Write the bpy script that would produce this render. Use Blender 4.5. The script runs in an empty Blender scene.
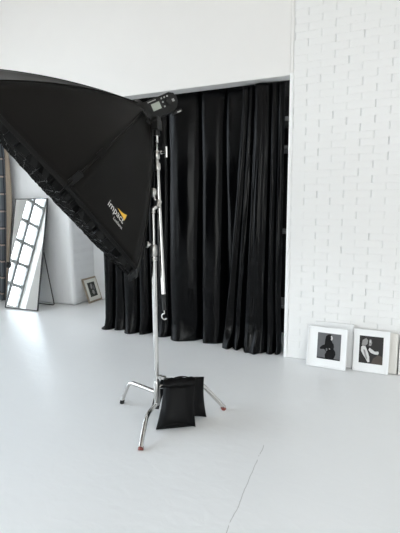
import bpy, bmesh, math, random
import numpy as np
from mathutils import Vector, Matrix, noise as mnoise
random.seed(7)
sc = bpy.context.scene
C = sc.collection
PI = math.pi
V = Vector

# ------------------------------------------------------------------ materials
def new_mat(name):
    m = bpy.data.materials.new(name); m.use_nodes = True
    nt = m.node_tree
    return m, nt, nt.nodes['Principled BSDF']

def N(nt, kind, **kw):
    n = nt.nodes.new(kind)
    for k, v in kw.items():
        if k in n.inputs.keys(): n.inputs[k].default_value = v
        else: setattr(n, k, v)
    return n

def plain(name, col, rough=.5, metal=0., spec=.5, var=.06, scale=40., bump=0., sheen=0., sheen_tint=(1,1,1), sheen_rough=.3):
    """Principled surface with a little noise in colour, gloss and (optionally) relief."""
    m, nt, b = new_mat(name)
    tc = N(nt, 'ShaderNodeTexCoord')
    nz = N(nt, 'ShaderNodeTexNoise', Scale=scale, Detail=4.)
    nt.links.new(tc.outputs['Object'], nz.inputs['Vector'])
    mx = N(nt, 'ShaderNodeMix', data_type='RGBA')
    mx.inputs[6].default_value = (*[max(0, c * (1 - var)) for c in col], 1)
    mx.inputs[7].default_value = (*[min(1, c * (1 + var)) for c in col], 1)
    nt.links.new(nz.outputs['Fac'], mx.inputs[0])
    nt.links.new(mx.outputs[2], b.inputs['Base Color'])
    b.inputs['Roughness'].default_value = rough
    b.inputs['Metallic'].default_value = metal
    b.inputs['Specular IOR Level'].default_value = spec
    if sheen:
        b.inputs['Sheen Weight'].default_value = sheen
        b.inputs['Sheen Roughness'].default_value = sheen_rough
        b.inputs['Sheen Tint'].default_value = (*sheen_tint, 1)
    if bump:
        bp = N(nt, 'ShaderNodeBump', Strength=bump, Distance=.004)
        nt.links.new(nz.outputs['Fac'], bp.inputs['Height'])
        nt.links.new(bp.outputs['Normal'], b.inputs['Normal'])
    return m

def brick_mat(name, col, strength, ax=('X', 'Z'), off=(0, 0), dist=.006, BW=.228, BH=.0625):
    """White painted brickwork: thick paint fills the bed joints, the upright joints still show as relief."""
    m, nt, b = new_mat(name)
    tc = N(nt, 'ShaderNodeTexCoord')
    sp = N(nt, 'ShaderNodeSeparateXYZ'); nt.links.new(tc.outputs['Object'], sp.inputs[0])
    wob = N(nt, 'ShaderNodeTexNoise', Scale=9., Detail=3.); nt.links.new(tc.outputs['Object'], wob.inputs['Vector'])
    def mth(op, *a):
        n = N(nt, 'ShaderNodeMath', operation=op)
        for i, v in enumerate(a):
            if isinstance(v, (int, float)): n.inputs[i].default_value = v
            else: nt.links.new(v, n.inputs[i])
        return n.outputs[0]
    wv = mth('MULTIPLY_ADD', wob.outputs['Fac'], .012, 0.)
    zz = mth('DIVIDE', mth('ADD', mth('ADD', sp.outputs[ax[1]], wv), off[1] + 10 * BH), BH)
    row = mth('FLOOR', zz); fz = mth('FRACT', zz)
    xx = mth('ADD', mth('DIVIDE', mth('ADD', mth('ADD', sp.outputs[ax[0]], wv), off[0] + 100 * BW), BW), mth('MULTIPLY', mth('MODULO', row, 2.), .5))
    colm = mth('FLOOR', xx); fx = mth('FRACT', xx)
    def groove(f, size, w):                    # 1 in the joint, 0 on the brick face
        d = mth('MULTIPLY', mth('MINIMUM', f, mth('SUBTRACT', 1., f)), size)
        n = N(nt, 'ShaderNodeMapRange', interpolation_type='SMOOTHSTEP'); n.inputs[1].default_value = 0.; n.inputs[2].default_value = w
        n.inputs[3].default_value = 1.; n.inputs[4].default_value = 0.; nt.links.new(d, n.inputs[0]); return n.outputs[0]
    gx = groove(fx, BW, .0072); gz = groove(fz, BH, .008)
    cb = N(nt, 'ShaderNodeCombineXYZ'); nt.links.new(mth('FLOOR', mth('ADD', xx, .5)), cb.inputs[0]); nt.links.new(row, cb.inputs[1])
    wn = N(nt, 'ShaderNodeTexWhiteNoise', noise_dimensions='2D'); nt.links.new(cb.outputs[0], wn.inputs['Vector'])
    cb2 = N(nt, 'ShaderNodeCombineXYZ'); nt.links.new(colm, cb2.inputs[0]); nt.links.new(row, cb2.inputs[1])
    wn2 = N(nt, 'ShaderNodeTexWhiteNoise', noise_dimensions='2D'); nt.links.new(cb2.outputs[0], wn2.inputs['Vector'])
    deep = mth('MULTIPLY', gx, mth('MULTIPLY_ADD', mth('POWER', wn.outputs['Value'], 1.5), 0.8, .20))
    bed = mth('MULTIPLY', gz, mth('MULTIPLY', wob.outputs['Fac'], .16))
    joint = mth('MAXIMUM', deep, bed)
    fine = N(nt, 'ShaderNodeTexNoise', Scale=48., Detail=5.); nt.links.new(tc.outputs['Object'], fine.inputs['Vector'])
    h = mth('ADD', mth('MULTIPLY', joint, -1.), mth('ADD', mth('MULTIPLY', fine.outputs['Fac'], .30), mth('MULTIPLY', wn2.outputs['Value'], .35)))
    bp = N(nt, 'ShaderNodeBump', Strength=strength, Distance=dist)
    nt.links.new(h, bp.inputs['Height']); nt.links.new(bp.outputs['Normal'], b.inputs['Normal'])
    mx = N(nt, 'ShaderNodeMix', data_type='RGBA')
    mx.inputs[6].default_value = (*col, 1); mx.inputs[7].default_value = (*[c * .91 for c in col], 1)
    nt.links.new(deep, mx.inputs[0]); nt.links.new(mx.outputs[2], b.inputs['Base Color'])
    b.inputs['Roughness'].default_value = .55
    b.inputs['Specular IOR Level'].default_value = .35
    return m

def floor_mat():
    m, nt, b = new_mat('painted_floor')
    tc = N(nt, 'ShaderNodeTexCoord')
    big = N(nt, 'ShaderNodeTexNoise', Scale=1.1, Detail=5., Roughness=.6); nt.links.new(tc.outputs['Object'], big.inputs['Vector'])
    mx = N(nt, 'ShaderNodeMix', data_type='RGBA')
    mx.inputs[6].default_value = (.79, .80, .805, 1); mx.inputs[7].default_value = (.85, .858, .86, 1)
    nt.links.new(big.outputs['Fac'], mx.inputs[0])
    # small scuffs
    sc_ = N(nt, 'ShaderNodeTexNoise', Scale=6.5, Detail=6., Roughness=.7, Distortion=1.2); nt.links.new(tc.outputs['Object'], sc_.inputs['Vector'])
    r1 = N(nt, 'ShaderNodeMapRange'); r1.inputs[1].default_value = .64; r1.inputs[2].default_value = .72; r1.inputs[4].default_value = .12
    nt.links.new(sc_.outputs['Fac'], r1.inputs[0])
    mx2 = N(nt, 'ShaderNodeMix', data_type='RGBA'); mx2.inputs[7].default_value = (.66, .655, .64, 1)
    nt.links.new(mx.outputs[2], mx2.inputs[6]); nt.links.new(r1.outputs[0], mx2.inputs[0])
    # the long crack that runs away from the camera
    sp = N(nt, 'ShaderNodeSeparateXYZ'); nt.links.new(tc.outputs['Object'], sp.inputs[0])
    wn = N(nt, 'ShaderNodeTexNoise', Scale=5., Detail=5.); nt.links.new(tc.outputs['Object'], wn.inputs['Vector'])
    def mth(op, a, b_, c=None):
        n = N(nt, 'ShaderNodeMath', operation=op)
        for i, v in enumerate((a, b_, c)):
            if v is None: continue
            if isinstance(v, (int, float)): n.inputs[i].default_value = v
            else: nt.links.new(v, n.inputs[i])
        return n.outputs[0]
    dx = mth('ADD', mth('ADD', sp.outputs['X'], .532), mth('MULTIPLY', wn.outputs['Fac'], -.032))
    line = mth('LESS_THAN', mth('ABSOLUTE', dx, 0.), .0022)
    inr = mth('MULTIPLY', mth('LESS_THAN', sp.outputs['Y'], 2.32), mth('GREATER_THAN', sp.outputs['Y'], .8))
    brk = N(nt, 'ShaderNodeTexNoise', Scale=11., Detail=2.); nt.links.new(tc.outputs['Object'], brk.inputs['Vector'])
    crack = mth('MULTIPLY', mth('MULTIPLY', line, inr), mth('GREATER_THAN', brk.outputs['Fac'], .40))
    mx3 = N(nt, 'ShaderNodeMix', data_type='RGBA'); mx3.inputs[7].default_value = (.25, .24, .22, 1)
    nt.links.new(mx2.outputs[2], mx3.inputs[6]); nt.links.new(mth('MULTIPLY', crack, .5), mx3.inputs[0])
    nt.links.new(mx3.outputs[2], b.inputs['Base Color'])
    rr = N(nt, 'ShaderNodeMapRange'); rr.inputs[3].default_value = .27; rr.inputs[4].default_value = .36
    nt.links.new(sc_.outputs['Fac'], rr.inputs[0]); nt.links.new(rr.outputs[0], b.inputs['Roughness'])
    b.inputs['Specular IOR Level'].default_value = .5
    # trowel waves
    mp = N(nt, 'ShaderNodeMapping'); mp.inputs['Scale'].default_value = (2.4, 4.2, 1.); mp.inputs['Rotation'].default_value = (0, 0, .5)
    nt.links.new(tc.outputs['Object'], mp.inputs[0])
    wv = N(nt, 'ShaderNodeTexNoise', Scale=3.2, Detail=6., Distortion=.8); nt.links.new(mp.outputs[0], wv.inputs['Vector'])
    bp = N(nt, 'ShaderNodeBump', Strength=.32, Distance=.006)
    nt.links.new(wv.outputs['Fac'], bp.inputs['Height']); nt.links.new(bp.outputs['Normal'], b.inputs['Normal'])
    return m

def plaid_mat():
    m, nt, b = new_mat('plaid_cloth')
    uv = N(nt, 'ShaderNodeUVMap', uv_map='cloth')
    sp = N(nt, 'ShaderNodeSeparateXYZ'); nt.links.new(uv.outputs[0], sp.inputs[0])
    def band(out, period, width, ph=0.):
        a = N(nt, 'ShaderNodeMath', operation='MULTIPLY_ADD'); a.inputs[1].default_value = 1 / period; a.inputs[2].default_value = ph
        nt.links.new(out, a.inputs[0])
        f = N(nt, 'ShaderNodeMath', operation='FRACT'); nt.links.new(a.outputs[0], f.inputs[0])
        l = N(nt, 'ShaderNodeMath', operation='LESS_THAN'); l.inputs[1].default_value = width / period
        nt.links.new(f.outputs[0], l.inputs[0]); return l.outputs[0]
    last = None
    base = (.105, .12, .135, 1)
    for out, per, w, ph, colr, k in (('X', .13, .012, 0., (.02, .022, .03, 1), .9), ('X', .13, .02, .4, (.19, .20, .23, 1), .6),
                                     ('Y', .265, .03, .56, (.03, .035, .045, 1), .55), ('Y', .265, .024, .62, (.55, .42, .36, 1), .75)):
        mx = N(nt, 'ShaderNodeMix', data_type='RGBA'); mx.inputs[7].default_value = colr
        if last is None: mx.inputs[6].default_value = base
        else: nt.links.new(last, mx.inputs[6])
        s = N(nt, 'ShaderNodeMath', operation='MULTIPLY'); s.inputs[1].default_value = k
        fac = band(sp.outputs[out], per, w, ph)
        if w == .024:                                   # the peach thread floats only across the pale stripe
            mm = N(nt, 'ShaderNodeMath', operation='MULTIPLY'); nt.links.new(fac, mm.inputs[0]); nt.links.new(band(sp.outputs['X'], .13, .075, .55), mm.inputs[1]); fac = mm.outputs[0]
        nt.links.new(fac, s.inputs[0]); nt.links.new(s.outputs[0], mx.inputs[0])
        last = mx.outputs[2]
    nt.links.new(last, b.inputs['Base Color']); b.inputs['Roughness'].default_value = .9
    return m

def glass_mat():
    m = bpy.data.materials.new('window_glass'); m.use_nodes = True; nt = m.node_tree
    nt.nodes.clear()
    out = N(nt, 'ShaderNodeOutputMaterial'); tr = N(nt, 'ShaderNodeBsdfTransparent'); gl = N(nt, 'ShaderNodeBsdfGlossy', Roughness=.02)
    tr.inputs[0].default_value = (.96, .98, .98, 1)
    fr = N(nt, 'ShaderNodeFresnel', IOR=1.45); mx = N(nt, 'ShaderNodeMixShader')
    ge = N(nt, 'ShaderNodeNewGeometry'); inv = N(nt, 'ShaderNodeMath', operation='SUBTRACT'); inv.inputs[0].default_value = 1.
    mu = N(nt, 'ShaderNodeMath', operation='MULTIPLY')
    nt.links.new(ge.outputs['Backfacing'], inv.inputs[1]); nt.links.new(inv.outputs[0], mu.inputs[0]); nt.links.new(fr.outputs[0], mu.inputs[1])
    nt.links.new(mu.outputs[0], mx.inputs[0]); nt.links.new(tr.outputs[0], mx.inputs[1]); nt.links.new(gl.outputs[0], mx.inputs[2])
    nt.links.new(mx.outputs[0], out.inputs[0]); return m

def mirror_mat():
    m, nt, b = new_mat('mirror_silvering')
    tc = N(nt, 'ShaderNodeTexCoord'); nz = N(nt, 'ShaderNodeTexNoise', Scale=3.); nt.links.new(tc.outputs['Object'], nz.inputs[0])
    mr = N(nt, 'ShaderNodeMapRange'); mr.inputs[3].default_value = .004; mr.inputs[4].default_value = .012
    nt.links.new(nz.outputs['Fac'], mr.inputs[0]); nt.links.new(mr.outputs[0], b.inputs['Roughness'])
    b.inputs['Base Color'].default_value = (.90, .92, .92, 1); b.inputs['Metallic'].default_value = 1.
    return m

M = {}
M['plaster'] = plain('smooth_white_plaster', (.83, .812, .79), .6, var=.02, scale=3., bump=.05)
M['brick'] = brick_mat('white_painted_brick', (.84, .835, .82), 1., ('X', 'Z'), (.054, .0))
M['brick_soft'] = brick_mat('white_limed_brick', (.80, .81, .82), .35, ('X', 'Z'), (.02, .01))
M['brick_side'] = brick_mat('white_limed_brick_return', (.78, .79, .80), .35, ('Y', 'Z'), (.02, .01))
M['trim'] = plain('white_gloss_paint', (.90, .90, .89), .35, var=.02)
M['floor'] = floor_mat()
M['ceiling'] = plain('warm_white_ceiling', (.85, .775, .72), .8, var=.03, scale=2.)
M['winframe'] = plain('grey_window_steel', (.30, .31, .31), .45, var=.05)
M['glass'] = glass_mat()
M['velvet'] = plain('black_velvet', (.0011, .0012, .0015), .20, spec=.115, var=.3, scale=14., bump=.06, sheen=.02, sheen_tint=(.74, .84, 1.), sheen_rough=.14)
M['softbox'] = plain('black_nylon', (.0066, .0062, .0055), .5, spec=.08, var=.12, scale=9., bump=.10, sheen=.05)
M['lip'] = plain('black_webbing', (.004, .004, .004), .45, spec=.16, var=.2, scale=60.)
M['gridcloth'] = plain('black_grid_cloth', (.0025, .0025, .0025), .45, spec=.14, var=.2, scale=60.)
M['diffuser'] = plain('white_diffusion_cloth', (.75, .75, .74), .8)
M['chrome'] = plain('chrome', (.60, .59, .575), .11, metal=1., var=.04)
M['steel'] = plain('brushed_steel', (.55, .54, .52), .30, metal=1., var=.06)
M['black_plastic'] = plain('black_plastic', (.010, .010, .0098), .38, spec=.25, var=.1)
M['black_rubber'] = plain('black_rubber', (.012, .012, .012), .7)
M['screen'] = plain('lcd_screen', (.36, .39, .34), .22, var=.05, scale=120.)
M['grey_mark'] = plain('grey_legend', (.40, .40, .39), .5)
M['red_foot'] = plain('red_rubber', (.20, .045, .035), .55)
M['bag'] = plain('black_cordura', (.0022, .0022, .0025), .45, spec=.13, var=.25, scale=260., bump=.35)
M['logo_white'] = plain('white_print', (.80, .79, .77), .6)
M['logo_yellow'] = plain('yellow_print', (.85, .50, .05), .6)
M['frame_white'] = plain('white_lacquer', (.88, .88, .88), .35, var=.02)
M['mat_white'] = plain('white_mount_board', (.87, .87, .865), .85, var=.01)
M['cream'] = plain('cream_canvas', (.80, .775, .73), .85, var=.05, scale=90.)
M['taupe_wood'] = plain('taupe_wood', (.32, .26, .19), .5, var=.25, scale=18.)
M['mat_cream'] = plain('cream_mount_board', (.74, .74, .69), .85)
M['ph_grey'] = plain('photo_mid_grey', (.135, .135, .14), .4, spec=.15, var=.25, scale=5.)
M['ph_dark'] = plain('photo_black', (.006, .006, .0065), .4, spec=.15)
M['ph_charcoal'] = plain('photo_charcoal', (.035, .033, .032), .4, spec=.15, var=.3, scale=9.)
M['ph_brown'] = plain('photo_warm_dark', (.085, .07, .06), .4, spec=.15, var=.3, scale=9.)
M['ph_light'] = plain('photo_highlight', (.62, .61, .60), .35, var=.18, scale=40.)
M['ph_half'] = plain('photo_half_tone', (.27, .26, .255), .35, var=.3, scale=40.)
M['ph_olive'] = plain('photo_olive_black', (.035, .038, .032), .4, spec=.15, var=.5, scale=16.)
M['black_metal'] = plain('black_powder_coat', (.02, .021, .023), .4, var=.1)
M['mirror'] = mirror_mat()
M['plaid'] = plaid_mat()
M['lining'] = plain('beige_lining', (.30, .245, .19), .85, var=.12, scale=30.)
M['rack_grey'] = plain('grey_shelf', (.22, .22, .22), .6, var=.08)
M['rack_black'] = plain('gap_shade_black', (.006, .006, .006), .9)  # stands in for the darkness of the gap; rack uprights share it

# ------------------------------------------------------------------ mesh helpers
class MB:
    """Collects boxes, tubes, lathes and polygons and links them as ONE mesh."""
    def __init__(s): s.v = []; s.f = []; s.m = []; s.sm = []
    def add(s, vs, fs, mi=0, smooth=False):
        o = len(s.v); s.v += [V(p) for p in vs]
        for f in fs: s.f.append([i + o for i in f]); s.m.append(mi); s.sm.append(smooth)
    def box(s, lo, hi, mi=0, mat=None):
        x0, y0, z0 = lo; x1, y1, z1 = hi
        vs = [V(p) for p in ((x0, y0, z0), (x1, y0, z0), (x1, y1, z0), (x0, y1, z0), (x0, y0, z1), (x1, y0, z1), (x1, y1, z1), (x0, y1, z1))]
        if mat: vs = [mat @ p for p in vs]
        s.add(vs, [(0, 3, 2, 1), (4, 5, 6, 7), (0, 1, 5, 4), (1, 2, 6, 5), (2, 3, 7, 6), (3, 0, 4, 7)], mi)
    def tube(s, path, r, seg=14, mi=0, caps=True, mat=None):
        P = [V(p) for p in path]; n = len(P)
        rs = r if isinstance(r, (list, tuple)) else [r] * n
        rings = []; prev = None
        for i in range(n):
            t = (P[min(i + 1, n - 1)] - P[max(i - 1, 0)]).normalized()
            if prev is None:
                a = t.orthogonal().normalized()
            else:
                a = (prev - t * prev.dot(t))
                a = a.normalized() if a.length > 1e-6 else t.orthogonal().normalized()
            prev = a; b = t.cross(a)
            rings.append([P[i] + (a * math.cos(2 * PI * k / seg) + b * math.sin(2 * PI * k / seg)) * rs[i] for k in range(seg)])
        vs = [p for rg in rings for p in rg]
        if mat: vs = [mat @ p for p in vs]
        fs = []
        for i in range(n - 1):
            for k in range(seg):
                k2 = (k + 1) % seg
                fs.append((i * seg + k, i * seg + k2, (i + 1) * seg + k2, (i + 1) * seg + k))
        s.add(vs, fs, mi, True)
        if caps:
            s.add([vs[k] for k in range(seg)], [tuple(reversed(range(seg)))], mi)
            s.add([vs[(n - 1) * seg + k] for k in range(seg)], [tuple(range(seg))], mi)
    def prism(s, poly, t0, t1, mat, mi=0):
        """poly: 2-D outline in local x,z ; extruded along local y from t0 to t1."""
        n = len(poly)
        vs = [mat @ V((x, t0, z)) for x, z in poly] + [mat @ V((x, t1, z)) for x, z in poly]
        fs = [tuple(range(n)), tuple(reversed(range(n, 2 * n)))]
        for i in range(n): j = (i + 1) % n; fs.append((j, i, i + n, j + n))
        s.add(vs, fs, mi)
    def grid(s, rows, mi=0, smooth=True, closed=False):
        nr = len(rows); nc = len(rows[0]); vs = [p for r in rows for p in r]; fs = []
        for i in range(nr - 1):
            for j in range(nc - (0 if closed else 1)):
                j2 = (j + 1) % nc
                fs.append((i * nc + j, i * nc + j2, (i + 1) * nc + j2, (i + 1) * nc + j))
        s.add(vs, fs, mi, smooth)
    def build(s, name, mats, parent=None, bevel=0., seg=2, solid=0., origin=None, fix=True):
        me = bpy.data.meshes.new(name)
        off = V((0, 0, 0))
        if parent is not None: off = parent.get('_o') and V(parent['_o']) or V((0, 0, 0))
        if origin is not None: off = V(origin)
        me.from_pydata([tuple(p - off) for p in s.v], [], s.f)
        if not isinstance(mats, (list, tuple)): mats = [mats]
        for mm in mats: me.materials.append(mm)
        for p, mi, sm in zip(me.polygons, s.m, s.sm): p.material_index = mi; p.use_smooth = sm
        if fix:
            bm = bmesh.new(); bm.from_mesh(me); bmesh.ops.recalc_face_normals(bm, faces=bm.faces); bm.to_mesh(me); bm.free()
        o = bpy.data.objects.new(name, me); C.objects.link(o)
        if origin is not None: o.location = off
        if parent is not None: o.parent = parent
        if bevel:
            b = o.modifiers.new('bevel', 'BEVEL'); b.width = bevel; b.segments = seg; b.limit_method = 'ANGLE'; b.angle_limit = math.radians(40)
        if solid:
            b = o.modifiers.new('thickness', 'SOLIDIFY'); b.thickness = solid; b.offset = 0
        return o

def tag(o, label, cat, group=None, kind=None):
    if label: o['label'] = label
    if cat: o['category'] = cat
    if group: o['group'] = group
    if kind: o['kind'] = kind
    return o

def thing(name, label, cat, loc, group=None):
    o = bpy.data.objects.new(name, None); C.objects.link(o); o.location = loc
    o['_o'] = list(loc); o.empty_display_size = .1
    return tag(o, label, cat, group)

def struct(o): o['kind'] = 'structure'; return o

def frame_mat(origin, x, y, z):
    m = Matrix((x, y, z)).transposed().to_4x4(); m.translation = origin; return m

# ------------------------------------------------------------------ the room
XL, XR, YF, YB, YN, ZC = -5.8, 3.4, 3.8315, 5.36, -4.2, 4.5
JX = -.655                                     # right jamb of the wide opening
LZ = 2.648                                     # underside of the lintel
b = MB(); b.box((XL - .3, YN - .3, -.12), (XR + .3, YB + .3, 0)); struct(b.build('floor', M['floor']))
b = MB(); b.box((XL - .3, YN - .3, ZC), (XR + .3, YF + .02, ZC + .15)); struct(b.build('ceiling', M['ceiling']))
b = MB(); b.box((XL - .3, YF + .30, 3.1), (XR + .3, YB + .3, 3.2)); struct(b.build('ceiling_alcove', M['plaster']))
# smooth plaster bulkhead over the opening
b = MB(); b.box((XL, YF, LZ), (JX - .012, YF + .15, ZC)); struct(b.build('wall_bulkhead', M['plaster'], bevel=.006))
# painted brick wall right of the opening
b = MB(); b.box((JX + .012, YF, 0), (XR + .3, YF + .32, ZC)); struct(b.build('wall_brick', M['brick'], bevel=.012, seg=3))
b = MB(); b.box((JX - .014, YF - .006, 0), (JX + .020, YF + .33, LZ + .02)); struct(b.build('trim_1', M['trim'], bevel=.006))
b = MB(); b.box((JX - .012, YF - .002, LZ + .02), (JX + .014, YF + .14, ZC)); struct(b.build('trim_2', M['plaster'], bevel=.004))
# pier and alcove at the far left
b = MB(); b.box((XL - .2, 4.80, 0), (-4.02, YB, 3.1)); struct(b.build('wall_pier', M['brick_soft'], bevel=.05, seg=5))
b = MB(); b.box((-4.4, YB - .05, 0), (XR + .3, YB + .15, 3.1)); struct(b.build('wall_back', M['brick_soft']))
b = MB(); b.box((XR, YN - .15, 0), (XR + .2, YB, ZC)); struct(b.build('wall_right', M['plaster']))

def wall_openings(name, axis, pos0, pos1, lo, hi, ops, mat):
    """wall slab normal to `axis`, from pos0..pos1, running lo..hi, with openings (a0,a1,z0,z1)."""
    b = MB()
    def bx(a0, a1, z0, z1):
        if axis == 'x': b.box((pos0, a0, z0), (pos1, a1, z1))
        else: b.box((a0, pos0, z0), (a1, pos1, z1))
    cur = lo
    for a0, a1, z0, z1 in sorted(ops):
        bx(cur, a0, 0, ZC); bx(a0, a1, 0, z0); bx(a0, a1, z1, ZC); cur = a1
    bx(cur, hi, 0, ZC)
    return struct(b.build(name, mat))

def window(n, axis, glass_pos, a0, a1, z0, z1, cw=.32, ch=.41):
    nc = max(1, round((a1 - a0) / cw)); fr = MB(); gl = MB()
    def bx(m, p0, p1, q0, q1, w0, w1):
        if axis == 'x': m.box((p0, q0, w0), (p1, q1, w1))
        else: m.box((q0, p0, w0), (q1, p1, w1))
    g = glass_pos
    for i in range(nc + 1):
        a = a0 + (a1 - a0) * i / nc; w = .042 if i in (0, nc) else .031
        bx(fr, g - .03, g + .03, max(a0, a - w), min(a1, a + w), z0, z1)
        if 0 < i < nc: bx(fr, g - .045, g + .045, a - .006, a + .006, z0, z1)
    z = z0
    while z <= z1 + .01:
        bx(fr, g - .026, g + .026, a0, a1, max(z0, z - .029), min(z1, z + .029)); z += ch
    bx(gl, g - .004, g + .004, a0 + .01, a1 - .01, z0 + .01, z1 - .01)
    root = struct(fr.build('window_%d' % n, M['winframe']))
    p = gl.build('glazing', M['glass'], root); p['kind'] = 'structure'
    la = bpy.data.lights.new('daylight_portal', 'AREA'); la.shape = 'RECTANGLE'; la.size = a1 - a0; la.size_y = z1 - z0
    la.cycles.is_portal = True
    lo = bpy.data.objects.new('daylight_portal', la); C.objects.link(lo)
    if axis == 'x': lo.location = (g - .06, (a0 + a1) / 2, (z0 + z1) / 2); lo.rotation_euler = (PI / 2, 0, -PI / 2)
    else: lo.location = ((a0 + a1) / 2, g - .06, (z0 + z1) / 2); lo.rotation_euler = (PI / 2, 0, 0) if False else (-PI / 2, 0, PI)
    return root

L_OPS = [(3.04, 3.68, .15, 3.43), (-.62, 2.26, .15, 3.84), (-3.9, -1.02, .15, 3.84)]
wall_openings('wall_left', 'x', XL - .22, XL, YN - .15, 4.80, L_OPS, M['plaster'])
for k, (a0, a1, z0, z1) in enumerate(L_OPS): window(k + 1, 'x', XL - .19, a0, a1, z0, z1)
R_OPS = [(.4, 3.2, .15, 3.84)]
wall_openings('wall_near', 'y', YN - .22, YN, XL - .22, XR + .2, R_OPS, M['plaster'])
for k, (a0, a1, z0, z1) in enumerate(R_OPS): window(k + 4, 'y', YN - .19, a0, a1, z0, z1)

# ------------------------------------------------------------------ curtains
def fold_sheet(x0, x1, z1, yc, bounds, seed, nz=110, dens=190, flare=None, puddle=0., low_amp=.55, lastk=99.):
    """rows of points (bottom to top) of a hanging cloth made of rounded folds.
    bounds: list of (position at the top 0..1, position at the hem 0..1, depth of the fold that starts there)."""
    nx = int((x1 - x0) * dens); rows = []
    for j in range(nz + 1):
        tz = j / nz; z = .004 + (z1 - .004) * tz ** 1.2
        low = 1 - z / z1; row = []
        P = [a + (c - a) * low ** 1.3 + .004 * math.sin(z * 2.3 + a * 60) for a, c, d in bounds]
        for i in range(nx + 1):
            u = i / nx
            k = 0
            while k < len(P) - 2 and u > P[k + 1]: k += 1
            w = P[k + 1] - P[k]; s = min(1, max(0, (u - P[k]) / w)); d = bounds[k][2] * (.62 + low_amp * low)
            g = math.sin(PI * s ** .70)
            y = -d * max(0, g) ** .85
            x = x0 + (x1 - x0) * u - math.sin(2 * PI * s) * w * (x1 - x0) * .085
            y += .016 * mnoise.noise(V((u * 16 + seed, z * .8, seed))) * (.4 + low) + .0035 * mnoise.noise(V((u * 45 + seed, z * 2.2, 3 + seed)))
            if flare: x += flare(u, z)
            if puddle and z < .30:
                q = (1 - z / .30) ** 2
                y -= puddle * min(1, max(0., (1 - u) * lastk)) * q * (.55 + .9 * mnoise.noise(V((u * 9 + seed * 2, 0, 1)))) * (.35 + .65 * g)
                x += .03 * q * mnoise.noise(V((u * 12 + seed * 3, z * 8, 5)))
            row.append(V((x, yc + y, z)))
        rows.append(row)
    return rows

def curtain(name, rows, label, cat, group):
    b = MB(); b.grid(rows)
    x = sum(p.x for p in rows[0]) / len(rows[0])
    o = b.build(name, M['velvet'], origin=(x, 4.0, 0), fix=False)
    s = o.modifiers.new('thickness', 'SOLIDIFY'); s.thickness = .006; s.offset = 0
    return tag(o, label, cat, group)

fl1 = [(0, 0, .09), (.08, .07, .06), (.14, .148, .10), (.265, .273, .10), (.335, .345, .06), (.39, .398, .09), (.48, .495, .14), (.69, .70, .11), (.84, .85, .05), (1, 1, 0)]
def fl_left(u, z): return (-.075 * max(0, 1 - u / .02) * max(0, 1 - z / .05) if u < .02 else 0.) + .02 * max(0, z - 1.) * (1 - u)
rows = fold_sheet(-2.90, -1.06, 2.70, 4.085, fl1, 1.7, flare=fl_left, puddle=.07, lastk=4.)
curtain('velvet_curtain', rows, 'wide black velvet curtain behind the light stand, hem ending by the tilted small photo frame', 'curtain', 'black velvet curtains in the opening')
fl2 = [(0, 0, .055), (.16, .17, .05), (.30, .33, .10), (.70, .74, .06), (.87, .89, .05), (1, 1, 0)]
def fl_right(u, z): return -.20 * (1 - u) ** 1.5 * max(0, 1 - z / 2.5) ** 1.1 + .02 * u * max(0, 1 - z / .6)
rows = fold_sheet(-1.14, -.735, 2.635, 3.972, fl2, 5.2, dens=420, puddle=.13, flare=fl_right)
curtain('velvet_curtain', rows, 'narrow black velvet curtain hanging beside the white brick wall, its hem spread on the floor', 'curtain', 'black velvet curtains in the opening')

# dark rack glimpsed in the gap between curtain and jamb
r = thing('storage_rack', 'dark rack with grey shelf edges glimpsed between curtain and white jamb', 'rack', (-.62, 4.45, 0))
b = MB(); b.box((-1.0, 4.60, 0), (-.1, 4.62, 3.06)); b.box((-.12, 4.20, 0), (-.1, 4.62, 3.06)); b.box((-1.0, 4.16, 3.04), (-.1, 4.62, 3.06)); b.box((-1.0, 4.165, 2.56), (-.1, 4.175, 3.04)); b.build('gap_blackout', M['rack_black'], r)  # added black sheets closing off the lit alcove so the gap stays dark
for xx in (-.99, -.13):
    for yy in (4.22, 4.57):
        b = MB(); b.box((xx, yy, 0), (xx + .03, yy + .03, 2.75)); b.build('upright', M['rack_black'], r)
for z, zz in ((2.33, 2.375), (2.06, 2.09), (1.2, 1.23), (.4, .43)):
    b = MB(); b.box((-.99, 4.20, z), (-.12, 4.60, zz)); b.build('shelf', M['rack_grey'], r, bevel=.003)

# plaid drape at the far left
def plaid():
    nx, nz = 90, 60; rows = []; uvs = []
    for j in range(nz + 1):
        z = .004 + 2.9 * j / nz; row = []
        xr = -5.30 + .235 * min(1, max(0, (z - .1) / 2.1)) ** .75
        for i in range(nx + 1):
            u = i / nx; x = XL + .03 + (xr - XL - .03) * u
            y = 4.70 + .035 * math.sin(u * 36 + .5 * math.sin(z * 1.2)) + .012 * mnoise.noise(V((u * 9, z, 2)))
            row.append(V((x, y, z))); uvs.append((u * 1.05, z))
        rows.append(row)
    root = thing('plaid_drape', 'dark blue-grey plaid drape with peach check lines at the far left edge', 'curtain', (-5.5, 4.7, 0))
    b = MB(); b.grid(rows); o = b.build('cloth', M['plaid'], root, fix=False)
    uvl = o.data.uv_layers.new(name='cloth')
    for lp in o.data.loops: uvl.data[lp.index].uv = uvs[lp.vertex_index]
    s = o.modifiers.new('thickness', 'SOLIDIFY'); s.thickness = .004
    b = MB(); rr = []
    for j in range(nz + 1):
        e = rows[j][-1]; z = e.z; w = .035 + .06 * math.exp(-((z - 1.65) / .65) ** 2)
        rr.append([e + V((0, .004, 0)), e + V((w * .3, .026, 0)), e + V((w * .7, .032, 0)), e + V((w, .020, 0))])
    b.grid(rr); o = b.build('lining_edge', M['lining'], root, fix=False); o['label'] = 'beige turned-back lining edge'
    s = o.modifiers.new('thickness', 'SOLIDIFY'); s.thickness = .004
plaid()

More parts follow.
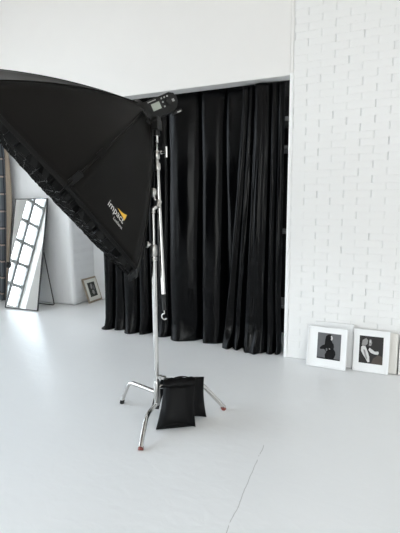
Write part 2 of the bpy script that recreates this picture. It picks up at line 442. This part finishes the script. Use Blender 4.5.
# ------------------------------------------------------------------ standing mirror
def mirror():
    W, H = .627, 1.66; th = math.radians(12.5)
    o0 = V((-4.942, 4.335, .006)); x = V((1, .008, 0)).normalized(); zz = V((0, math.sin(th), math.cos(th))); y = zz.cross(x).normalized(); zz = x.cross(y)
    mt = frame_mat(o0, x, y, zz)                      # local y points back to the wall
    root = thing('standing_mirror', 'tall full-length mirror with thin black frame leaning back on its easel leg', 'mirror', (-4.63, 4.34, 0))
    b = MB(); b.box((.006, -.002, .006), (W - .006, .006, H - .006), mat=mt); o = b.build('mirror_glass', M['mirror'], root)
    b = MB(); t = .011
    for lo, hi in (((0, -.008, 0), (t, .016, H)), ((W - t, -.008, 0), (W, .016, H)), ((t, -.008, 0), (W - t, .016, t)), ((t, -.008, H - t), (W - t, .016, H))): b.box(lo, hi, mat=mt)
    b.box((t, .0065, t), (W - t, .012, H - t), mat=mt)
    b.build('frame', M['black_metal'], root, bevel=.002)
    b = MB()
    hz = .88
    pR = mt @ V((W - .012, .02, hz)); pL = mt @ V((.012, .02, hz))
    fR = V((-4.335, 4.71, .010)); fL = V((-4.93, 4.71, .010))
    b.tube([pL, fL + V((0, -.008, .02)), fL + V((.02, 0, 0)), fR + V((-.02, 0, 0)), fR + V((0, -.008, .02)), pR], .008, 10)
    b.build('easel_leg', M['black_metal'], root)
    for xx in (.01, W - .035):
        b = MB(); b.box((xx, .012, hz - .03), (xx + .025, .03, hz + .03), mat=mt); b.build('hinge', M['black_metal'], root)
    b = MB(); b.box((-.028, -.03, .60), (.018, .02, .69), mat=mt); b.box((-.018, -.045, .62), (.0, -.03, .67), mat=mt)
    o = b.build('clamp_block', M['black_plastic'], root, bevel=.004)
mirror()

# ------------------------------------------------------------------ picture frames
def picture(name, label, cat, origin, xdir, lean, W, H, depth, bar, matw, mats, art=None, group=None):
    """origin: bottom-left front corner on the floor; xdir: along the bottom edge; lean: angle back from vertical."""
    x = V(xdir).normalized(); back0 = V((-x.y, x.x, 0)); zz = V((0, 0, 1)) * math.cos(lean) + back0 * math.sin(lean); y = zz.cross(x); 
    if y.dot(back0) < 0: y = -y
    mt = frame_mat(V(origin) + V((0, 0, depth * math.sin(lean) + .002)), x, y, zz)
    root = thing(name, label, cat, tuple(V(origin) + x * (W / 2)), group)
    b = MB()
    for lo, hi in (((0, 0, 0), (bar, depth, H)), ((W - bar, 0, 0), (W, depth, H)), ((bar, 0, 0), (W - bar, depth, bar)), ((bar, 0, H - bar), (W - bar, depth, H))): b.box(lo, hi, mat=mt)
    b.build('frame', mats[0], root, bevel=.0015)
    b = MB(); b.box((bar - .002, depth * .45, bar - .002), (W - bar + .002, depth * .8, H - bar + .002), mat=mt); b.build('mount', mats[1], root)
    if art:
        (l, bt, r_, tp), base, shapes = art
        ms = [base]; b = MB(); yy = depth * .45
        b.box((l, yy - .0012, bt), (r_, yy + .001, tp), mat=mt)
        for k, (mm, poly) in enumerate(shapes):
            if mm not in ms: ms.append(mm)
            pts = [(l + (r_ - l) * px, bt + (tp - bt) * pz) for px, pz in poly]
            b.prism(pts, yy - .0016 - .0003 * k, yy - .001, mt, ms.index(mm))
        b.build('print', [M[q] for q in ms], root)
    return root, mt

woman = [('ph_dark', [(.36, .0), (.34, .17), (.40, .28), (.30, .38), (.14, .36), (.11, .42), (.22, .52), (.32, .56), (.33, .74), (.36, .88), (.44, .95), (.54, .97), (.60, .93), (.62, .84), (.60, .74),
                      (.64, .66), (.70, .60), (.72, .50), (.70, .42), (.78, .33), (.80, .22), (.76, .12), (.70, .0)]),
         ('ph_grey', [(.37, .33), (.42, .31), (.45, .36), (.43, .43), (.38, .42)]),
         ('ph_light', [(.56, .90), (.60, .92), (.64, .86), (.645, .80), (.61, .74), (.57, .76), (.58, .83)]),
         ('ph_half', [(.50, .40), (.56, .38), (.56, .42), (.51, .44)]),
         ('ph_dark', [(.0, .0), (1, .0), (1, .035), (.0, .05)])]
sitter = [('ph_brown', [(.52, .0), (1, .0), (1, .30), (.80, .34), (.60, .20)]),
          ('ph_half', [(.10, .66), (.13, .84), (.28, .92), (.36, .84), (.34, .72), (.26, .64)]),
          ('ph_half', [(.40, .66), (.42, .90), (.50, .88), (.53, .76), (.49, .65)]),
          ('ph_light', [(.08, .58), (.14, .64), (.26, .62), (.36, .44), (.44, .26), (.46, .06), (.38, .04), (.28, .18), (.16, .32), (.08, .44)]),
          ('ph_light', [(.38, .50), (.44, .58), (.52, .54), (.66, .46), (.80, .48), (.83, .42), (.80, .36), (.66, .36), (.50, .40)]),
          ('ph_half', [(.17, .50), (.24, .50), (.36, .20), (.32, .14), (.24, .30)]),
          ('ph_dark', [(.32, .62), (.40, .62), (.40, .46), (.36, .46)]),
          ('ph_light', [(.42, .84), (.46, .86), (.47, .78), (.43, .76)])]
WM = (M['frame_white'], M['mat_white'])
g = 'white framed photographs leaning on the brick wall'
picture('framed_photograph', 'left white frame by brick wall, photo of woman in black standing in profile', 'picture frame', (-.434, 3.700, 0), (.349, -.022, 0), .13, .352, .376, .022, .012, .07, WM,
        ((.092, .080, .299, .322), 'ph_grey', woman), g)
picture('framed_photograph', 'right white frame by brick wall, photo of seated figure in pale blouse', 'picture frame', (-.027, 3.727, 0), (.30, -.004, 0), .10, .297, .384, .018, .012, .07, WM,
        ((.050, .078, .247, .326), 'ph_charcoal', sitter), g)
picture('picture_frame', 'plain white frame mostly hidden behind the photo of the woman in black', 'picture frame', (-.375, 3.778, 0), (.35, -.0, 0), .075, .345, .405, .018, .014, .07, WM, None)
def canvas(label, x0, w, h, y, lean):
    root, mt = None, None
    root = thing('stretched_canvas', label, 'canvas', (x0 + w / 2, y, 0), 'blank cream canvases by the right edge')
    mt = frame_mat(V((x0, y, .004)), V((1, 0, 0)), V((0, math.cos(lean), -math.sin(lean))), V((0, math.sin(lean), math.cos(lean))))
    b = MB(); b.box((0, 0, 0), (w, .010, h), mat=mt); b.build('canvas', M['cream'], root, bevel=.002)
    b = MB()
    for lo, hi in (((.002, .010, .002), (.03, .018, h - .002)), ((w - .03, .010, .002), (w - .002, .018, h - .002)), ((.03, .010, .002), (w - .03, .018, .03)), ((.03, .010, h - .03), (w - .03, .018, h - .002))): b.box(lo, hi, mat=mt)
    b.build('stretcher_bar', M['cream'], root)
    return root
canvas('cream blank panel peeping out right behind the seated figure frame', .055, .285, .362, 3.764, .10)
canvas('cream blank panel cut off by the right picture edge, beyond the frames', .352, .30, .352, 3.752, .12)

# small frame in the alcove, leaning on the pier's side
g_root, g_mt = picture('framed_photograph', 'small taupe wooden frame with dark photo leaning on floor in the alcove', 'picture frame', (-3.885, 4.978, 0), (0, 1, 0), math.radians(17.5), .354, .395, .02, .026, .05,
        (M['taupe_wood'], M['mat_cream']), ((.090, .085, .265, .315), 'ph_olive',
        [('ph_half', [(.30, .60), (.36, .86), (.52, .92), (.60, .80), (.56, .62), (.44, .52)]), ('ph_half', [(.35, .28), (.42, .46), (.66, .42), (.70, .20), (.5, .12)]), ('ph_grey', [(.62, .5), (.7, .84), (.86, .7), (.84, .4)])]))

# ------------------------------------------------------------------ light stand
AX, AY = -1.300, 2.36
def stand():
    root = thing('light_stand', 'chrome boom light stand on turtle-base legs carrying the big softbox', 'light stand', (AX, AY, 0))
    # column: slightly leaning tubes
    def ax(z): return V((AX + .005 * z, AY, z))
    b = MB(); b.tube([ax(.10), ax(1.19)], .0175, 18); b.build('column', M['chrome'], root)
    b = MB(); b.tube([ax(.098), ax(.102), ax(.27), ax(.28)], [.018, .0225, .0225, .019], 18); b.build('leg_hub', M['steel'], root)
    b = MB(); b.tube([ax(1.165), ax(1.172), ax(1.235), ax(1.243)], [.019, .0245, .0245, .018], 18)
    b.tube([ax(1.135), ax(1.155)], .0215, 18)
    b.build('collar', M['steel'], root)
    b = MB(); b.tube([ax(1.245) + V((-.015, -.02, 0)), ax(1.245) + V((-.03, -.045, .004))], [.010, .010], 12)
    b.tube([ax(1.245) + V((-.022, -.04, 0.002)), ax(1.245) + V((-.028, -.05, .004))], [.022, .020], 14)
    b.build('knob', M['steel'], root)
    b = MB(); b.tube([ax(1.19), ax(1.475)], .0125, 16); b.build('riser', M['chrome'], root)
    # pivot clamp joining the riser to the boom
    b = MB(); p = ax(1.475); b.tube([p - V((0, 0, .02)), p + V((0, 0, .005)), p + V((.015, .01, .02)), V((-1.266, 2.39, 1.505))], [.018, .018, .016, .016], 12)
    b.tube([V((-1.268, 2.375, 1.49)), V((-1.268, 2.40, 1.53))], .022, 14)
    b.build('pivot_clamp', M['steel'], root, bevel=0)
    b = MB(); b.tube([V((-1.298, 2.372, 1.56)), V((-1.298, 2.378, 1.575)), V((-1.296, 2.38, 1.60)), V((-1.294, 2.384, 1.615))], [.010, .022, .022, .012], 14); b.tube([V((-1.285, 2.38, 1.535)), V((-1.297, 2.379, 1.58))], .009, 10)
    b.build('clamp_knob', M['steel'], root)
    # boom
    A, B_ = V((-1.213, 2.335, .835)), V((-1.283, 2.42, 1.762))
    d = (B_ - A).normalized()
    b = MB(); b.tube([A + d * .08, B_], .0145, 16); b.build('boom', M['chrome'], root)
    b = MB(); b.tube([A - d * .03, A + d * .085], .0135, 14); o = b.build('boom_grip', M['black_rubber'], root); o['label'] = 'black sleeve at the foot of the boom'
    b = MB(); h0 = A - d * .03
    pts = [h0, h0 - V((0, 0, .02))]
    for k in range(9):
        a = PI * .5 + k * (PI * 1.35) / 8
        pts.append(h0 - V((0, 0, .043)) + V((math.cos(a) * .020, 0, math.sin(a) * .020)))
    b.tube(pts, .0045, 8); b.build('hook', M['chrome'], root)
    # top of the boom: two sockets, tee handle, spigot
    b = MB(); b.tube([B_ - d * .03, B_ - d * .02, B_ + d * .012, B_ + d * .02], [.016, .0215, .0215, .017], 16)
    b.tube([B_ + d * .045, B_ + d * .05, B_ + d * .09, B_ + d * .10], [.015, .020, .020, .014], 16)
    b.tube([B_ + d * .01, B_ + d * .06], .012, 12)
    b.build('socket', M['steel'], root)
    b = MB(); q = B_ + d * .085; T = V((-1.214, 2.42, 1.848))
    b.tube([q, T], .0075, 10); b.tube([T + V((0, 0, -.034)), T + V((0, 0, .034))], .0085, 10)
    b.tube([q + (T - q) * .35, q + (T - q) * .5], .0115, 10)
    b.build('tee_handle', M['chrome'], root)
    b = MB(); s1 = V((-1.280, 2.42, 2.0)); b.tube([B_ + d * .09, B_ + d * .16, s1 - V((0, 0, .085)), s1 - V((0, 0, .08)), s1], [.011, .011, .011, .0085, .0085], 14); b.build('spigot', M['chrome'], root)
    b = MB(); b.box((-1.250, 2.335, .305), (-1.222, 2.365, .325)); b.tube([V((AX + .01, AY, .30)), V((-1.262, 2.348, .312))], .008, 10); b.tube([V((-1.262, 2.348, .30)), V((-1.262, 2.348, .33))], .012, 10); b.build('release_lever', M['steel'], root, bevel=.003)
    # three nested legs at three heights
    for hubz, bend, foot in ((.190, V((-1.572, 2.428, .196)), V((-1.656, 2.449, .012))),
                             (.113, V((-1.276, 2.165, .118)), V((-1.212, 1.972, .012))),
                             (.232, V((-1.030, 2.543, .222)), V((-.890, 2.637, .012)))):
        st = V((AX, AY, hubz)); dirn = (bend - st).normalized(); st = st + dirn * .015
        d2 = (foot - bend).normalized(); r_ = .055
        P0, P2 = bend - dirn * r_, bend + d2 * r_
        path = [st] + [P0 * (1 - t) ** 2 + bend * 2 * t * (1 - t) + P2 * t * t for t in (0, .2, .4, .6, .8, 1.)] + [foot + V((0, 0, .006))]
        b = MB(); b.tube(path, .0155, 14); lg = b.build('leg', M['chrome'], root)
        b = MB(); b.tube([foot + V((0, 0, -.011)), foot - d2 * .018], .0175, 12); ft = b.build('rubber_foot', M['black_rubber' if hubz == .190 else 'red_foot'], None, origin=None)
        if hubz != .190: ft['label'] = 'dull red rubber foot'
        ft.data.transform(Matrix.Translation(-V(root['_o']))); ft.parent = lg
    return root
stand()

# ------------------------------------------------------------------ strobe head
def strobe():
    S = V((-1.41, 2.449, 2.12)); el = math.radians(25); hd = V((.727, .687, 0)).normalized()
    a = hd * math.cos(el) + V((0, 0, math.sin(el))); side = V((hd.y, -hd.x, 0)); up = side.cross(a)
    if up.z < 0: up = -up
    mt = frame_mat(S, a, -side, up)                   # x along the head to its rear, -y towards the camera side, z up
    root = thing('strobe_head', 'black studio flash head with grey screen clamped atop the light stand', 'flash', (-1.28, 2.42, 2.0))
    b = MB()
    poly = [(.02, -.080), (.02, .036), (.035, .044), (.215, .044), (.245, .030), (.258, .004), (.255, -.030), (.235, -.058), (.20, -.080)]
    b.prism(poly, -.055, .055, mt); b.build('body', M['black_plastic'], root, bevel=.006, seg=3)
    b = MB(); b.tube([mt @ V((-.022, 0, -.018)), mt @ V((.022, 0, -.018))], [.075, .072], 28); b.build('bayonet_collar', M['black_plastic'], root)
    b = MB(); b.box((.060, -.0585, -.036), (.130, -.052, .018), mat=mt); s = b.build('screen_bezel', M['black_plastic'], root, bevel=.002)
    b = MB(); b.box((.064, -.0597, -.032), (.126, -.0580, .014), mat=mt); o = b.build('screen', M['screen'], root); o['label'] = 'pale grey-green display'
    for cx_, cz in ((.150, .024), (.172, .024), (.194, .024), (.150, -.0), (.150, -.030)):
        b = MB(); b.tube([mt @ V((cx_, -.054, cz)), mt @ V((cx_, -.0605, cz))], .0055, 10); b.build('button', M['grey_mark'], root)
    b = MB(); b.tube([mt @ V((.190, -.054, -.014)), mt @ V((.190, -.067, -.014))], .017, 20); b.build('dial', M['black_rubber'], root)
    b = MB(); b.box((.216, -.0575, -.022), (.232, -.054, -.004), mat=mt); b.build('rocker_switch', M['grey_mark'], root)
    b = MB(); b.box((.05, -.058, .028), (.11, -.054, .034), mat=mt); b.build('legend_strip', M['grey_mark'], root)
    # tilt bracket that grips the spigot
    b = MB(); b.box((-1.300, 2.395, 2.045), (-1.258, 2.445, 2.075)); b.box((-1.306, 2.39, 1.99), (-1.254, 2.45, 2.05)); b.tube([V((-1.28, 2.42, 1.955)), V((-1.28, 2.42, 2.0))], .020, 14)
    b.build('tilt_bracket', M['black_plastic'], root, bevel=.005)
    b = MB(); b.tube([V((-1.318, 2.40, 2.03)), V((-1.332, 2.375, 2.045))], [.012, .012], 12); b.build('bracket_screw', M['black_plastic'], root)
    b = MB(); pa = mt @ V((.20, -.03, -.085)); pb = mt @ V((.262, -.03, -.078))
    b.box((.188, -.045, -.098), (.262, -.01, -.080), mat=mt); b.build('tilt_handle', M['black_plastic'], root, bevel=.005)
    b = MB(); b.box((.222, -.0475, -.098), (.250, -.044, -.090), mat=mt); b.build('handle_plate', M['grey_mark'], root)
strobe()

# ------------------------------------------------------------------ octagonal softbox
def softbox():
    c = V((-1.833, 2.048, 1.635)); n = V((-.55855, -.52812, -.63962)); e1 = V((.71644, -.69577, -.05115)); e2 = V((.41801, .48682, -.76699))
    R, Hh, R0 = .828, .757, .085
    root = thing('softbox', 'huge black octagonal softbox with fabric grid, tipped down at upper left', 'softbox', tuple(c - n * Hh))
    def prof(t):
        r = (1 - t) ** 2 * R0 + 2 * t * (1 - t) * .535 + t * t * R
        h = (1 - t) ** 2 * Hh + 2 * t * (1 - t) * .435
        return r, h
    def rib(k, t):
        r, h = prof(t); a = k * PI / 4
        return c + (e1 * math.cos(a) + e2 * math.sin(a)) * r - n * h
    NT, NU = 26, 10
    def panel_pt(k, u, t, sag=True):
        p = rib(k, t).lerp(rib(k + 1, t), u)
        if sag:                                      # cloth pulled taut between ribs dips a little
            r, h = prof(t); p = p + (c - n * (h * .9) - p).normalized() * (.020 * math.sin(PI * u) * math.sin(PI * min(1, t * 1.05)) * 1.0)
            p = p + (p - c).normalized() * .004 * mnoise.noise(V((u * 3 + k * 7, t * 5, 1.3)))
        return p
    for k in range(8):
        b = MB(); b.grid([[panel_pt(k, i / NU, j / NT) for i in range(NU + 1)] for j in range(NT + 1)])
        o = b.build('fabric_panel', M['softbox'], root, solid=.003)
    for k in range(8):
        b = MB(); b.tube([rib(k, j / NT) for j in range(NT + 1)], .0055, 8); b.build('rib', M['softbox'], root)
    # velcro tabs along the near rib and lip
    def slab(p, ax_, wd, nr, lw, ww, th):
        ax_ = ax_.normalized(); nr = nr.normalized(); wd = nr.cross(ax_).normalized(); ax_ = wd.cross(nr)
        return frame_mat(p, ax_, wd, nr), (-lw, -ww, -th), (lw, ww, th)
    for t in (.70, .945):
        p = rib(0, t); ta = rib(0, t + .02) - rib(0, t - .02); b = MB(); mt, lo, hi = slab(p + (p - c).normalized() * .008, ta, e2, (p - c), .045 if t > .8 else .028, .016, .004)
        b.box(lo, hi, mat=mt); b.build('velcro_tab', M['lip'], root, bevel=.002)
    b = MB(); p = rib(0, .10); ta = rib(0, .2) - rib(0, .04); mt, lo, hi = slab(p + (p - c).normalized() * .012, ta, e2, p - c, .10, .016, .005); b.box(lo, hi, mat=mt); b.build('velcro_tab', M['lip'], root, bevel=.002)
    # rim lip: band that holds the grid, with piping on both edges
    def rim(k, rr, hh): a = k * PI / 4; return c + (e1 * math.cos(a) + e2 * math.sin(a)) * rr + n * hh
    b = MB(); b.grid([[rim(k, R + .002, hh) for k in range(8)] for hh in (-.003, .014)], smooth=False, closed=True); b.build('lip', M['lip'], root, solid=.004)
    for hh in (-.005, .014):
        b = MB(); b.tube([rim(k + f, (R + .004) / (math.cos(PI / 8) / math.cos(PI / 8)) if f == 0 else (R + .004), hh) for k in range(9) for f in (0,)], .0020, 6); b.build('piping', M['softbox'], root)
    # diffusion cloth inside the lip
    b = MB(); b.add([rim(k, R - .055, -.03) for k in range(8)], [tuple(range(8))]); b.build('diffuser', M['diffuser'], root, solid=.002)
    # egg-crate grid: two crossing families of cloth strips standing out from the lip
    b = MB(); ap_ = R * math.cos(PI / 8) - .004
    def half(s):                                     # half-length of a chord at offset s inside the octagon (corner at angle 0)
        best = 9.
        lo_, hi_ = 0., R
        for _ in range(24):
            m_ = (lo_ + hi_) / 2; ang = math.atan2(m_, s); rad = math.hypot(s, m_)
            kk = (ang + 4 * PI) % (PI / 4) - PI / 8
            if rad * math.cos(kk) <= ap_: lo_ = m_
            else: hi_ = m_
        return lo_
    step = .066; kmax = int(R / step)
    for fam in (0, 1):
        for i in range(-kmax, kmax + 1):
            s = i * step; L = half(abs(s))
            if L < .03: continue
            if fam == 0: p0, p1 = c + e1 * s - e2 * L, c + e1 * s + e2 * L; w = e1
            else: p0, p1 = c + e2 * s - e1 * L, c + e2 * s + e1 * L; w = e2
            nn_ = 14; top = []; bot = []
            for q in range(nn_ + 1):
                f = q / nn_; p = p0.lerp(p1, f)
                wob = .006 * math.sin(f * 37 + i * 2.3 + fam) 
                top.append(p - n * .012); bot.append(p + n * (.046 + .003 * math.sin(f * 23 + i)) + w * wob)
            b.grid([top, bot], smooth=False)
    b.build('fabric_grid', M['gridcloth'], root, solid=.0022)
    # blunt bottom-corner tab of the grid sleeve
    b = MB(); b.grid([[rim(1.02, R - .012, -.0), rim(1.5, R * math.cos(PI / 8) / math.cos(0), -.0), rim(1.98, R - .012, -.0)], [rim(1.02, R - .012, .062), rim(1.5, R * math.cos(PI / 8), .066), rim(1.98, R - .012, .062)]], smooth=False)
    b.build('corner_tab', M['lip'], root, solid=.003)
    # speed ring that meets the strobe
    b = MB(); q = c - n * Hh; b.tube([q - n * .03, q + n * .02], [.078, .088], 28); b.build('speed_ring', M['black_plastic'], root)
    # printed wordmark on the panel facing the camera
    def on_panel(u, t): return panel_pt(0, u, t)
    def word(txt, size, u0, t0, dirx, mats, name, shear=0.):
        cu = bpy.data.curves.new('t', 'FONT'); cu.body = txt; cu.size = size; cu.resolution_u = 3
        ob = bpy.data.objects.new('t', cu); C.objects.link(ob)
        bpy.context.view_layer.update()
        me = bpy.data.meshes.new_from_object(ob.evaluated_get(bpy.context.evaluated_depsgraph_get()))
        bpy.data.objects.remove(ob); bpy.data.curves.remove(cu)
        return me
    def project(pts, u0, t0):
        """lay flat print coordinates (x along the lip, y towards the strobe) on the curved panel"""
        out = []
        for x, y in pts:
            t = t0; u = u0
            t = t0 - y / ((rib(0, t0 + .01) - rib(0, t0 - .01)).length / .02)
            wd = (rib(1, t) - rib(0, t)).length
            u = u0 + x / wd
            p = panel_pt(0, u, t)
            d1 = panel_pt(0, u + .01, t) - p; d2 = panel_pt(0, u, t - .01) - p
            nr = d1.cross(d2).normalized()
            if nr.dot(p - c) < 0: nr = -nr
            out.append(p + nr * .004)
        return out
    def place_mesh(me, u0, t0, wanted_w, name, mat):
        xs = [v.co.x for v in me.vertices]; k = wanted_w / (max(xs) - min(xs)); x0 = min(xs)
        P = project([((v.co.x - x0) * k, v.co.y * k) for v in me.vertices], u0, t0)
        b = MB(); b.add(P, [tuple(p.vertices) for p in me.polygons]); return b
    return root, c, n, rib, panel_pt, project, word, place_mesh
SB = softbox()
def wordmark():
    root, c, n, rib, panel_pt, project, word, place_mesh = SB
    U0, T0 = LOGO
    b = place_mesh(word('impact', .05, 0, 0, 0, None, ''), U0, T0, .148, 'logo', None)
    mats = [M['logo_white'], M['logo_yellow']]
    # flame-like yellow wedge rising over the last letters
    fl = project([(x * .73, y * .73) for x, y in [(.088, .062), (.12, .064), (.160, .072), (.192, .086), (.206, .094), (.206, .060), (.205, .036), (.180, .042), (.14, .050)]], U0, T0)
    b.add(fl, [tuple(range(len(fl)))], 1)
    b2 = place_mesh(word('Luxbanx', .02, 0, 0, 0, None, ''), U0 + .125, T0 + .030, .086, 'logo', None)
    b.v_off = len(b.v); o = len(b.v); b.v += b2.v
    for f, mi, sm in zip(b2.f, b2.m, b2.sm): b.f.append([i + o for i in f]); b.m.append(0); b.sm.append(False)
    o = b.build('logo', mats, root, fix=False); o['label'] = 'white and yellow printed wordmark'
LOGO = (.38, .885)
wordmark()

# ------------------------------------------------------------------ sandbag
def sandbag():
    root = thing('sandbag', 'black twin-pouch sandbag slumped against the foot of the light stand', 'sandbag', (-1.11, 2.37, 0))
    dx = V((.873, .488, 0)); 
    def pouch(bot, top, wb, wt, th, seed, name='pouch'):
        bot = V(bot); top = V(top); up = (top - bot); H = up.length; up.normalize(); nr = dx.cross(up).normalized()   # nr faces the camera side
        rows = []
        NZ, NA = 26, 44
        for j in range(NZ + 1):
            v = j / NZ
            w = wb + (wt - wb) * v - .022 * math.sin(PI * v) 
            t = th * (max(.0, math.sin(PI * min(1., .06 + .80 * v ** .62)))) ** .8 + .010
            if v > .84: t = .014 + (t - .014) * max(0, (1 - v) / .16)
            row = []
            for i in range(NA):
                a = 2 * PI * i / NA; ca, sa = math.cos(a), math.sin(a)
                px = math.copysign(abs(ca) ** .55, ca) * w / 2
                edge = 1 - abs(px / (w / 2)) ** 4
                py = math.copysign(abs(sa) ** .8, sa) * t / 2 * (.25 + .75 * edge)
                z = v * H
                # bottom hem curves up between the two ears
                z += .030 * (1 - abs(px / (w / 2)) ** 1.7) * (1 - v) ** 3
                wr = .007 * mnoise.noise(V((px * 14 + seed, z * 7, sa * 2))) + .005 * math.sin(px * 75 + seed) * (v ** 2) * edge
                p = bot + dx * px + up * z + nr * (py + math.copysign(wr, sa))
                row.append(p)
            rows.append(row)
        zmin = min(p.z for r_ in rows for p in r_)
        if zmin < .003:
            for r_ in rows:
                for p in r_: p.z = max(p.z, .003)
        b = MB(); b.grid(rows, closed=True); b.add(rows[0], [tuple(reversed(range(NA)))]); b.add(rows[-1], [tuple(range(NA))])
        return b.build(name, M['bag'], root), nr, up, H
    f, nr, up, H = pouch((-1.112, 2.270, .004), (-1.130, 2.385, .302), .272, .222, .080, 2.1)
    r, nr2, up2, H2 = pouch((-1.085, 2.420, .004), (-1.098, 2.462, .290), .262, .225, .070, 6.7)
    # folded flap across the top of the front pouch
    b = MB(); c0 = V((-1.130, 2.385, .302)); rows = []
    for s, zo, yo in ((0, -.045, .030), (1, -.03, .034), (2, .0, .024), (3, .012, .0), (4, .008, -.04), (5, .0, -.07)):
        rows.append([c0 + dx * ((i / 16 - .5) * .225) + up * (zo + .004 * math.sin(i * 1.3 + s)) + nr * (yo + .003 * math.sin(i * .9 + s)) for i in range(17)])
    b.grid(rows); b.build('top_flap', M['bag'], root, solid=.006)
    b = MB(); pts = []
    for k in range(15):
        f_ = k / 14; pts.append(c0 + dx * (-.045 + .115 * f_) - nr * .02 + V((0, 0, .006 + .016 * math.sin(PI * f_) ** .6)))
    rows = [[p - nr * .018 for p in pts], [p + nr * .018 for p in pts]]; b.grid(rows); b.build('carry_handle', M['bag'], root, solid=.005)
    b = MB(); st = V((-1.232, 2.40, .292))
    pts = [st, V((-1.262, 2.41, .26)), V((-1.295, 2.415, .20)), V((-1.330, 2.42, .10)), V((-1.356, 2.43, .02))]
    rows = [[p + V((-.026, -.012, .004)) for p in pts], [p + V((.024, .012, -.004)) for p in pts]]; b.grid(rows); o = b.build('strap', M['bag'], root, solid=.004)
sandbag()

# ------------------------------------------------------------------ daylight, camera, output
w = bpy.data.worlds.new('overcast_sky'); sc.world = w; w.use_nodes = True; nt = w.node_tree
bg = nt.nodes['Background']
tc = N(nt, 'ShaderNodeTexCoord'); sp = N(nt, 'ShaderNodeSeparateXYZ'); nt.links.new(tc.outputs['Generated'], sp.inputs[0])
rp = N(nt, 'ShaderNodeValToRGB'); nt.links.new(sp.outputs['Z'], rp.inputs[0])
mr = N(nt, 'ShaderNodeMapRange'); mr.inputs[1].default_value = -1; mr.inputs[2].default_value = 1
nt.links.new(sp.outputs['Z'], mr.inputs[0]); nt.links.new(mr.outputs[0], rp.inputs[0])
e = rp.color_ramp.elements; e[0].position = .46; e[0].color = (.42, .42, .41, 1); e[1].position = .50; e[1].color = (.97, .985, 1., 1)
k = e.new(.72); k.color = (.88, .945, 1., 1)
# cool open sky beyond the left windows, paler cloud behind the camera
mx = N(nt, 'ShaderNodeMix', data_type='RGBA', blend_type='MULTIPLY'); mx.inputs[0].default_value = 1.
rc = N(nt, 'ShaderNodeValToRGB'); mr2 = N(nt, 'ShaderNodeMapRange'); mr2.inputs[1].default_value = -1; mr2.inputs[2].default_value = 1
nt.links.new(sp.outputs['X'], mr2.inputs[0]); nt.links.new(mr2.outputs[0], rc.inputs[0])
rc.color_ramp.elements[0].position = .1; rc.color_ramp.elements[0].color = (.935, .97, 1.035, 1); rc.color_ramp.elements[1].position = .5; rc.color_ramp.elements[1].color = (1., .965, .925, 1)
nt.links.new(rp.outputs[0], mx.inputs[6]); nt.links.new(rc.outputs[0], mx.inputs[7])
nt.links.new(mx.outputs[2], bg.inputs['Color']); bg.inputs['Strength'].default_value = 4.0

cam = bpy.data.cameras.new('camera'); co = bpy.data.objects.new('camera', cam); C.objects.link(co)
Rm = [[0.9268840717341249, 0.0479239479074461, -0.3722757214519017], [0.3752302232454109, -0.14312197397057866, 0.9158156911354839], [-0.009391332640718794, -0.9885440788269024, -0.15063999166058786]]
mw = Matrix.Identity(4)
for i in range(3): mw[i][0] = Rm[i][0]; mw[i][1] = -Rm[i][1]; mw[i][2] = -Rm[i][2]
mw.translation = (0, 0, 1.5); co.matrix_world = mw
cam.sensor_fit = 'HORIZONTAL'; cam.sensor_width = 36; cam.lens = 36.; cam.clip_start = .05
sc.camera = co
sc.view_settings.view_transform = 'Standard'; sc.view_settings.look = 'None'; sc.view_settings.gamma = 1; sc.view_settings.use_curve_mapping = False
sc.view_settings.exposure = 1.45
for o in list(bpy.data.objects):
    if '_o' in o.keys(): del o['_o']
